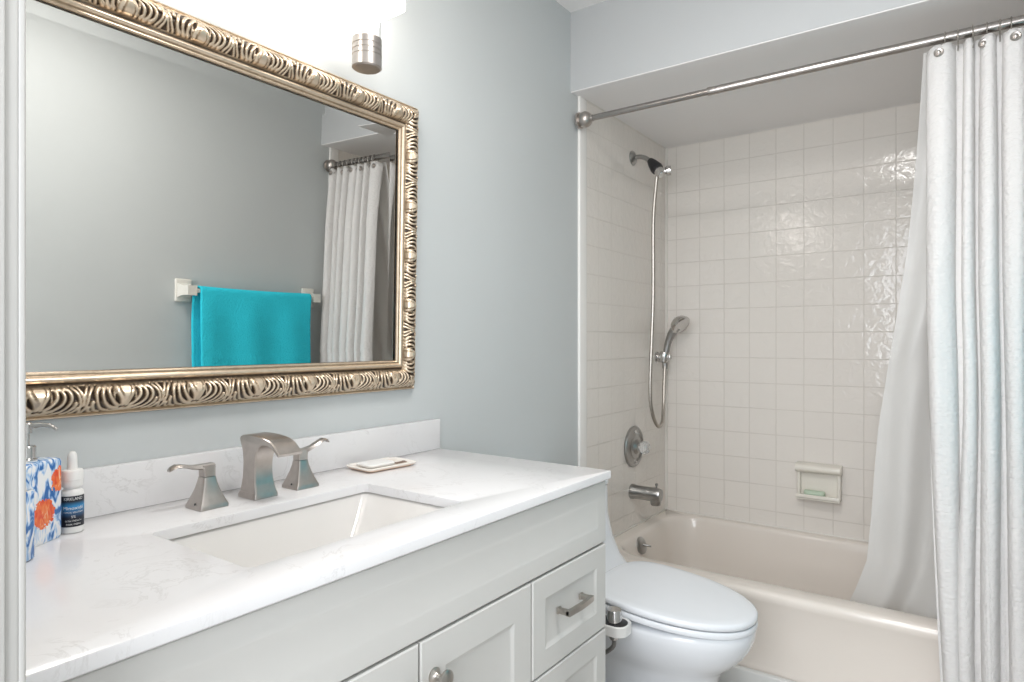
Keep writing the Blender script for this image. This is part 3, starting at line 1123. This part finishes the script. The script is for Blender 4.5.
for k in range(3):
    lathe(bm, [(0.0045, 0.0), (0.0045, 0.0012), (0.0, 0.0014)], Mt @ Vector((0.020 - 0.004 * k, 0.036 + 0.011 * k, 0.0075)), (0, 0, 1), 12)
box(bm, 0.012, 0.024, 0.028, 0.060, 0.0068, 0.0085, 0.0005, 2, Mt)
link('drain_slot', bm, simple('brown_slot', (0.20, 0.13, 0.09), 0.5), tr, local=True, label='dark drain slots')

# small dropper bottle
bo = thing('dropper_bottle', 'small white dropper bottle with blue and black label by the backsplash', 'bottle', (0.088, 0.436, CT + 0.0004))
br = 0.0162
bm = BM()
lathe(bm, [(br - 0.002, 0.0), (br, 0.002), (br, 0.062), (br - 0.001, 0.066), (br - 0.005, 0.070), (0.0125, 0.072), (0.0125, 0.075)], (0, 0, 0), (0, 0, 1), 40)
link('bottle_body', bm, M['white_plastic'], bo, local=True)
bm = BM()
lathe(bm, [(0.0145, 0.074), (0.0148, 0.075), (0.0148, 0.084), (0.0153, 0.0845), (0.0153, 0.098), (0.0142, 0.100), (0.007, 0.101)], (0, 0, 0), (0, 0, 1), 40)
link('collar', bm, M['white_plastic'], bo, local=True)
bm = BM()
lathe(bm, [(0.0078, 0.100), (0.0074, 0.104), (0.0070, 0.118), (0.0064, 0.124), (0.0042, 0.1285), (0.0, 0.130)], (0, 0, 0), (0, 0, 1), 24)
link('dropper_bulb', bm, M['white_plastic'], bo, local=True)
A0 = math.atan2(-0.443, 1.19) + 0.10
bm = BM()
Rl = br + 0.0004
n = 28
rows = []
for z in (0.011, 0.060):
    rows.append([bm.verts.new((Rl * math.cos(A0 + a), Rl * math.sin(A0 + a), z)) for a in [(-1.22 + 2.44 * k / n) for k in range(n + 1)]])
for k in range(n):
    bm.faces.new((rows[0][k], rows[0][k + 1], rows[1][k + 1], rows[1][k]))
lb = link('label', bm, M['label'], bo, local=True, smooth=60)


def wrap_text(txt, size, z, par, width):
    cu = bpy.data.curves.new('txt', 'FONT')
    cu.body = txt
    cu.size = size
    cu.align_x = 'CENTER'
    to = bpy.data.objects.new('txt', cu)
    COL.objects.link(to)
    dg = bpy.context.evaluated_depsgraph_get()
    me = bpy.data.meshes.new_from_object(to.evaluated_get(dg))
    bpy.data.objects.remove(to)
    bm = BM()
    bm.from_mesh(me)
    bpy.data.meshes.remove(me)
    bmesh.ops.subdivide_edges(bm, edges=[e for e in bm.edges if e.calc_length() > 0.002], cuts=2)
    xs = [v.co.x for v in bm.verts]
    k = width / (max(xs) - min(xs))
    r = Rl + 0.0003
    for v in bm.verts:
        a = A0 + v.co.x * k / r
        v.co = Vector((r * math.cos(a), r * math.sin(a), z + v.co.y))
    return link('lettering', bm, M['label_ink'], par, local=True, smooth=0)


wrap_text('KIRKLAND', 0.0066, 0.0535, lb, 0.027)
wrap_text('Minoxidil', 0.0075, 0.0385, lb, 0.029)
wrap_text('TOPICAL SOLUTION', 0.0036, 0.0330, lb, 0.029)
wrap_text('5%', 0.0055, 0.0255, lb, 0.006)
wrap_text('EXTRA STRENGTH', 0.0034, 0.0195, lb, 0.023)
wrap_text('FOR MEN', 0.0034, 0.0140, lb, 0.020)

# floral soap dispenser and its matching tumbler
dc = Vector((0.100, 0.370, CT + 0.0004))
ang = math.atan2(0.57, 0.82)
di = thing('soap_dispenser', 'rectangular ceramic soap dispenser painted with blue and orange flowers, chrome pump on top', 'soap dispenser', tuple(dc), rot=(0, 0, ang))
bm = BM()
lp = [rrect(-0.028, 0.028, -0.038, 0.038, 0.010, 0.0, 6, 6)]
for d, z in ((-0.001, 0.002), (-0.002, 0.005), (-0.002, 0.118), (-0.001, 0.1225), (0.003, 0.125), (0.012, 0.126)):
    lp.append(rrect(-0.028 + d, 0.028 - d, -0.038 + d, 0.038 - d, 0.010, z, 6, 6))
loft(bm, lp)
link('ceramic_body', bm, floral('poppy_painted_glaze', [((0.030, 0.030, 0.092), 0.019), ((0.030, -0.004, 0.046), 0.022), ((-0.03, 0.0, 0.07), 0.02)]), di, local=True, smooth=50)
bm = BM()
lathe(bm, [(0.0145, 0.126), (0.0145, 0.128), (0.0125, 0.129), (0.0125, 0.146), (0.011, 0.148), (0.0045, 0.148), (0.0045, 0.166), (0.0075, 0.167), (0.0078, 0.181), (0.006, 0.183), (0.0, 0.183)], (0, 0, 0), (0, 0, 1), 24)
pm = link('pump', bm, M['chrome'], di, local=True)
bm = BM()
nd = Matrix.Rotation(R(2), 4, 'Z')
tube(bm, [nd @ p for p in spline([(0.004, 0, 0.177), (0.020, 0.0, 0.1795), (0.036, 0.0, 0.178), (0.046, 0.0, 0.173)], 5)], [0.0042] * 5 + [0.0036] * 6 + [0.0026] * 5, 10)
link('nozzle', bm, M['chrome'], pm, local=True)

tm = thing('tumbler', 'blue and white painted ceramic tumbler nearest the door casing', 'tumbler', (0.186, 0.3095, CT + 0.0004))
bm = BM()
lp = []
for d, z in ((0.003, 0.0), (0.0, 0.003), (0.0, 0.095), (0.001, 0.098), (0.0025, 0.0985), (0.004, 0.097), (0.005, 0.09), (0.006, 0.01), (0.02, 0.007)):
    Rm = Matrix.Rotation(ang, 4, 'Z')
    lp.append([Rm @ p for p in rrect(-0.032 + d, 0.032 - d, -0.034 + d, 0.034 - d, 0.012, z, 6, 6)])
loft(bm, lp)
link('ceramic_cup', bm, floral('blue_painted_glaze', [((0.02, -0.03, 0.06), 0.018)]), tm, local=True, smooth=50)

# ------------------------------------------------------------------ mirror
MY0, MY1, MZ0, MZ1 = 0.198, 1.2965, 1.0458, 1.8150
ML, MH = MY1 - MY0, MZ1 - MZ0
TILT = 0.020
mi = thing('mirror', 'large rectangular wall mirror in an ornate carved champagne frame', 'mirror', (0.0015, (MY0 + MY1) / 2, MZ0), rot=(0, TILT, 0))
PER = 0.132
STROKES = []


def stroke(pts, r0, r1, n=22):
    P = spline([(a, b, 0) for a, b in pts], n)
    m = len(P)
    STROKES.append([(p.x, p.y, r0 + (r1 - r0) * i / (m - 1)) for i, p in enumerate(P)])


# one repeat of the acanthus carving; a along the frame (0 = motif centre), b across the band (0 outer .. 0.046 inner); mirrored
def motif(sg):
    q = lambda L: [(sg * a, b) for a, b in L]
    stroke(q([(0.003, 0.012), (0.007, 0.024), (0.012, 0.034), (0.013, 0.041)]), 0.0040, 0.0052)                                 # side of the central vase
    stroke(q([(0.009, 0.010), (0.018, 0.017), (0.025, 0.027), (0.026, 0.037), (0.022, 0.042)]), 0.0034, 0.0036)                 # bowl blades
    stroke(q([(0.008, 0.005), (0.022, 0.009), (0.033, 0.018), (0.037, 0.030), (0.033, 0.040), (0.029, 0.043)]), 0.0032, 0.0036)
    stroke(q([(0.022, 0.003), (0.034, 0.006), (0.043, 0.015), (0.047, 0.027), (0.045, 0.037), (0.039, 0.043)]), 0.0022, 0.0042)
    stroke(q([(0.036, 0.002), (0.045, 0.005), (0.051, 0.012), (0.053, 0.018)]), 0.0018, 0.0044)                                 # lower leaf tips
    stroke(q([(0.049, 0.002), (0.055, 0.005), (0.0575, 0.010)]), 0.0018, 0.0036)
    stroke(q([(0.0640, 0.002), (0.0615, 0.012), (0.0600, 0.022), (0.0570, 0.033), (0.0500, 0.043)]), 0.0030, 0.0028)            # stems parting between motifs
    stroke(q([(0.0660, 0.014), (0.0650, 0.026), (0.0625, 0.036), (0.0580, 0.044)]), 0.0022, 0.0028)
    stroke(q([(0.0, 0.0045), (0.010, 0.0025), (0.020, 0.0015)]), 0.0040, 0.0016)                                                # foot leaf
    stroke(q([(0.017, 0.020), (0.018, 0.030), (0.0165, 0.040)]), 0.0014, 0.0026)


motif(1)
motif(-1)
stroke([(0.0, 0.014), (0.0, 0.028), (0.0, 0.040)], 0.0035, 0.0105)
RES = 0.0014
BW = 0.050
import numpy as np
na, nb = int(PER / RES) + 1, int(BW / RES) + 1
ga, gb = np.meshgrid(np.linspace(-PER / 2, PER / 2, na), np.linspace(0, BW, nb), indexing='ij')
ga_b = gb * 0.046 / BW
H = np.zeros_like(ga)
P = np.zeros_like(ga)
for st in STROKES:
    for (a, b, r) in st:
        r = r * 1.12
        for sh_ in (-PER, 0, PER):
            d2 = (ga - a - sh_) ** 2 + (ga_b - b) ** 2
            p_ = np.sqrt(np.maximum(1 - d2 / (r * r), 0))
            win = r * p_ > H
            H = np.where(win, r * p_, H)
            P = np.where(win, p_, P)
H = H / 0.0058


def carve(s, b):
    """relief height and how close to a leaf's ridge, at s along, b across"""
    f = ((s / PER) % 1.0) * (na - 1)
    g = min(max(b / BW, 0), 1) * (nb - 1)
    i, j = int(f), int(g)
    i2, j2 = min(i + 1, na - 1), min(j + 1, nb - 1)
    fi, gj = f - i, g - j
    out = []
    for A in (H, P):
        out.append(float((A[i, j] * (1 - gj) + A[i, j2] * gj) * (1 - fi) + (A[i2, j] * (1 - gj) + A[i2, j2] * gj) * fi))
    return out


FW = 0.083
LIP = 0.006
IN = LIP + BW
tb_ = [0.0, 0.0005, 0.0015, 0.003, 0.0045, 0.0055] + [LIP + BW * k / 36 for k in range(37)] + [IN + d for d in (0.002, 0.0032, 0.0045, 0.0058, 0.0070, 0.0082, 0.0092, 0.0104, 0.0118, 0.0132, 0.0146, 0.0158, 0.0170, 0.0185, 0.0215, 0.0235, 0.025)]


def prof_h(t):
    if t <= LIP:
        return 0.007 + 0.003 * math.sin(PI * min(1, t / LIP)) if t > 0 else 0.004
    if t <= IN:
        k = (t - LIP) / BW
        return 0.009 + 0.010 * k + 0.023 * math.sin(PI * k) ** 0.75
    d = t - IN
    if d <= 0.0058:
        return 0.0190 - 0.003 * math.sin(PI * d / 0.0058) + 0.002 * d / 0.0058
    if d <= 0.0170:
        return 0.0210 + 0.0050 * math.sin(PI * (d - 0.0058) / 0.0112)
    if d <= 0.0220:
        return 0.0210 - 0.0015 * math.sin(PI * (d - 0.0170) / 0.0050)
    return 0.0210 - 0.0100 * (d - 0.0220) / 0.0050


bm = BM()
gl = bm.verts.layers.float.new('glaze')
sides = [(ML, lambda s, t: (-ML / 2 + s, t)), (MH, lambda s, t: (ML / 2 - t, s)), (ML, lambda s, t: (ML / 2 - s, MH - t)), (MH, lambda s, t: (-ML / 2 + t, MH - s))]
# phase: a motif centre 0.0966 before the right lower corner
for si, (L, fn) in enumerate(sides):
    ns = int(L / 0.0017)
    ph0 = {0: L - 0.0966, 1: 0.0966, 2: 0.0966, 3: 0.0966}[si]
    rows = []
    for i in range(ns + 1):
        row = []
        for t in tb_:
            s = t + (L - 2 * t) * i / ns
            h = prof_h(t)
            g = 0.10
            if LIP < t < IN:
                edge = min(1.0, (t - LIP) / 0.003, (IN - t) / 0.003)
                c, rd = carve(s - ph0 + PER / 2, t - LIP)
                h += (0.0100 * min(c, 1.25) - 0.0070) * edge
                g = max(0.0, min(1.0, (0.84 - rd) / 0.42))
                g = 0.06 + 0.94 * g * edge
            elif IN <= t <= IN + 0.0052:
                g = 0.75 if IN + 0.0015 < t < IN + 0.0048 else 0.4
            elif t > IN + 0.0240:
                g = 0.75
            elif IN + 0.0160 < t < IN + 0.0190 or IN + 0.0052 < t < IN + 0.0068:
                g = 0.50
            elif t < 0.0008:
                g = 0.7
            y, z = fn(s, t)
            v = bm.verts.new((h, y, z))
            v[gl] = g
            row.append(v)
        rows.append(row)
    # outer rim back to the wall
    for a, b in zip(rows, rows[1:]):
        for k in range(len(tb_) - 1):
            bm.faces.new((a[k], a[k + 1], b[k + 1], b[k]))
        va_, vb_ = bm.verts.new((0.0, a[0].co.y, a[0].co.z)), bm.verts.new((0.0, b[0].co.y, b[0].co.z))
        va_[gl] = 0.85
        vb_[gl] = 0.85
        bm.faces.new((va_, a[0], b[0], vb_))
bmesh.ops.remove_doubles(bm, verts=bm.verts, dist=0.00004)
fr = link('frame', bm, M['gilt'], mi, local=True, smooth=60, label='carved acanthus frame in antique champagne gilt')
bm = BM()
gi, bv = 0.081, 0.022
rc = lambda d, x: [Vector((x, -ML / 2 + d, d)), Vector((x, ML / 2 - d, d)), Vector((x, ML / 2 - d, MH - d)), Vector((x, -ML / 2 + d, MH - d))]
loft(bm, [rc(gi, 0.002), rc(gi, 0.01092), rc(gi + 0.002 + bv, 0.01040)], True, True)
link('glass', bm, M['mirror'], mi, local=True, smooth=0, label='silvered glass with a bevelled border')

# ------------------------------------------------------------------ vanity light above the mirror
vl = thing('vanity_light', 'lit vanity lamp with frosted square shades above the mirror', 'wall lamp', (0.0, 0.75, 2.10))
bm = BM(); box(bm, 0.0, 0.022, 0.42, 1.08, 2.095, 2.165, 0.006, 3); link('backplate', bm, M['nickel'], vl)
LX = 0.130
for y in (1.019, 0.481):
    bm = BM()
    tube(bm, spline([(0.02, y, 2.13), (0.07, y, 2.135), (LX, y, 2.128), (LX + 0.002, y, 2.095)], 8), 0.008, 12)
    lathe(bm, [(0.03, 0.0), (0.03, 0.008), (0.012, 0.014), (0.0, 0.014)], (LX, y, 2.088), (0, 0, 1), 24)
    arm = link('arm', bm, M['nickel'], vl)
    bm = BM()
    hs = 0.064
    lp = [sq(LX, y, 0.030, 0.030, 1.9405, 0.006), sq(LX, y, hs - 0.003, hs - 0.003, 1.942, 0.008), sq(LX, y, hs, hs, 1.946, 0.008), sq(LX, y, hs, hs, 2.082, 0.008), sq(LX, y, hs - 0.004, hs - 0.004, 2.087, 0.008)]
    loft(bm, lp)
    link('lamp_shade', bm, M['shade'], vl, smooth=40, label='lit frosted white square shade')
    bm = BM()
    tube(bm, [(LX, y, 1.872), (LX, y, 1.940)], 0.0135, 20)
    st_ = link('stem', bm, M['white_plastic'], vl)
    bm = BM()
    lathe(bm, [(0.0315, 0.0), (0.0315, 0.068), (0.0295, 0.068), (0.0295, 0.0)], (LX, y, 1.872), (0, 0, 1), 32, False)
    link('glass_sleeve', bm, M['clear_glass'], st_)
    bm = BM()
    pr_ = [(0.0, 0.0), (0.030, 0.0), (0.034, 0.003)]
    for z in (0.026, 0.038, 0.050):
        pr_ += [(0.034, z), (0.0325, z + 0.001), (0.0325, z + 0.003), (0.034, z + 0.004)]
    pr_ += [(0.034, 0.068), (0.032, 0.070), (0.0, 0.070)]
    lathe(bm, pr_, (LX, y, 1.803), (0, 0, 1), 36)
    link('cup', bm, M['nickel'], vl, label='ribbed brushed nickel cup')

# ------------------------------------------------------------------ toilet
to = thing('toilet', 'white one-piece toilet with closed lid between vanity and bathtub', 'toilet', (0.4932, 1.843, 0.0), rot=(0, 0, -0.0423))


def egg(a, b, w, z, slope=0.0, n=72, ea=0.95, eb=0.6):
    out = []
    for k in range(n):
        th = 2 * PI * k / n
        c_, s__ = math.cos(th), math.sin(th)
        lx = a * abs(c_) ** ea if c_ > 0 else -b * abs(c_) ** eb
        ly = w * (1 if s__ > 0 else -1) * abs(s__) ** (ea if c_ > 0 else eb)
        out.append(Vector((lx, ly, z - slope * lx)))
    return out


bm = BM()
secs = [(0.175, 0.36, 0.105, 0.0), (0.172, 0.36, 0.102, 0.02), (0.168, 0.36, 0.098, 0.10), (0.170, 0.36, 0.100, 0.18), (0.182, 0.36, 0.110, 0.225), (0.200, 0.36, 0.124, 0.250), (0.226, 0.36, 0.143, 0.272), (0.250, 0.36, 0.158, 0.297),
        (0.268, 0.36, 0.169, 0.325), (0.277, 0.36, 0.175, 0.350), (0.279, 0.36, 0.177, 0.368), (0.276, 0.36, 0.175, 0.379), (0.268, 0.36, 0.168, 0.384)]
loft(bm, [egg(a, b, w, z, ea=0.93) for a, b, w, z in secs])
link('bowl', bm, M['ceramic'], to, local=True, smooth=60)
bm = BM()
tk = [(-0.140, 0.160, 0.340, 0.06), (-0.145, 0.172, 0.400, 0.07), (-0.170, 0.178, 0.435, 0.08), (-0.200, 0.180, 0.465, 0.08), (-0.226, 0.180, 0.520, 0.08), (-0.245, 0.180, 0.600, 0.08), (-0.247, 0.180, 0.690, 0.08)]
loft(bm, [rrect(-0.488 + 0.01, xf, -hw, hw, r, z) for xf, hw, z, r in tk])
link('tank', bm, M['ceramic'], to, local=True, smooth=60)
bm = BM()
loft(bm, [rrect(-0.482 + d, -0.245 - d, -0.183 + d, 0.183 - d, 0.08, z) for d, z in ((0.004, 0.6905), (0.0, 0.693), (0.0, 0.706), (0.005, 0.711), (0.03, 0.714))])
link('tank_lid', bm, M['ceramic'], to, local=True, smooth=60)
bm = BM()
lathe(bm, [(0.02, 0.0), (0.02, 0.004), (0.014, 0.006), (0.0, 0.006)], (-0.375, 0.0, 0.714))
link('flush_button', bm, M['chrome'], to, local=True)
sl = 0.0705
bm = BM()
loft(bm, [egg(0.284 + d, 0.174 + d, 0.185 + d, z, sl, 96) for d, z in ((-0.014, 0.3985), (-0.006, 0.399), (-0.001, 0.4015), (0.0, 0.406), (0.0, 0.413), (-0.003, 0.4175), (-0.02, 0.4180))])
link('seat', bm, M['seat'], to, local=True, smooth=50)
bm = BM()
loft(bm, [egg(0.284 + d, 0.1764 + d, 0.185 + d, z, sl, 96) for d, z in ((-0.010, 0.4215), (-0.002, 0.422), (0.0, 0.425), (0.0, 0.4335), (-0.003, 0.4375), (-0.008, 0.4393), (-0.03, 0.4402), (-0.09, 0.4408))])
link('lid', bm, M['seat'], to, local=True, smooth=50)
for s in (-1, 1):
    bm = BM()
    lathe(bm, [(0.014, -0.02), (0.014, 0.02)], (-0.178, s * 0.07, 0.432), (0, 1, 0), 16)
    box(bm, -0.195, -0.165, s * 0.07 - 0.014, s * 0.07 + 0.014, 0.383, 0.432, 0.004)
    link('hinge', bm, M['seat'], to, local=True)

# bidet control clamped beside the bowl
bi = thing('bidet_attachment', 'white bidet control with chrome knob and black top beside the toilet bowl', 'bidet', (0.466, 1.610, 0.376))
bm = BM()
bx, by = 0.466, 1.610
lp = [rrect(bx - 0.055, bx + 0.036, by - 0.030, by + 0.045, 0.029, z) for z in (0.386, 0.3790, 0.412, 0.415)]
lp = [[p for p in rrect(bx - 0.055 + d, bx + 0.036 - d, by - 0.030 + d, by + 0.045 - d, 0.029, z)] for d, z in ((0.003, 0.3765), (0.0, 0.3790), (0.0, 0.4040), (0.002, 0.4065))]
loft(bm, lp)
link('control_body', bm, M['white_plastic'], bi)
bm = BM()
loft(bm, [rrect(bx - 0.050 + d, bx + 0.032 - d, by - 0.026 + d, by + 0.030 - d, 0.026, z) for d, z in ((0.0, 0.4065), (0.0, 0.4085), (0.002, 0.4095))])
link('control_top', bm, M['black'], bi, label='glossy black top plate')
bm = BM()
lathe(bm, [(0.020, 0.0), (0.0215, 0.002), (0.0205, 0.030), (0.019, 0.033), (0.0, 0.034)], (bx - 0.004, by, 0.4095), (0, 0, 1), 24)
link('knob', bm, M['chrome'], bi, label='chrome control knob')
bm = BM()
lathe(bm, [(0.016, 0.0), (0.016, -0.008), (0.012, -0.016), (0.0, -0.017)], (bx - 0.004, by, 0.3765), (0, 0, 1), 20)
link('hose_fitting', bm, M['chrome'], bi)
bm = BM()
tube(bm, spline([(bx - 0.004, by, 0.362), (bx - 0.02, by + 0.012, 0.325), (0.36, 1.640, 0.26), (0.24, 1.62, 0.20), (0.12, 1.59, 0.17), (0.01, 1.575, 0.18)], 10), 0.006, 10)
link('hose', bm, M['grey_hose'], bi, label='grey braided supply hose')
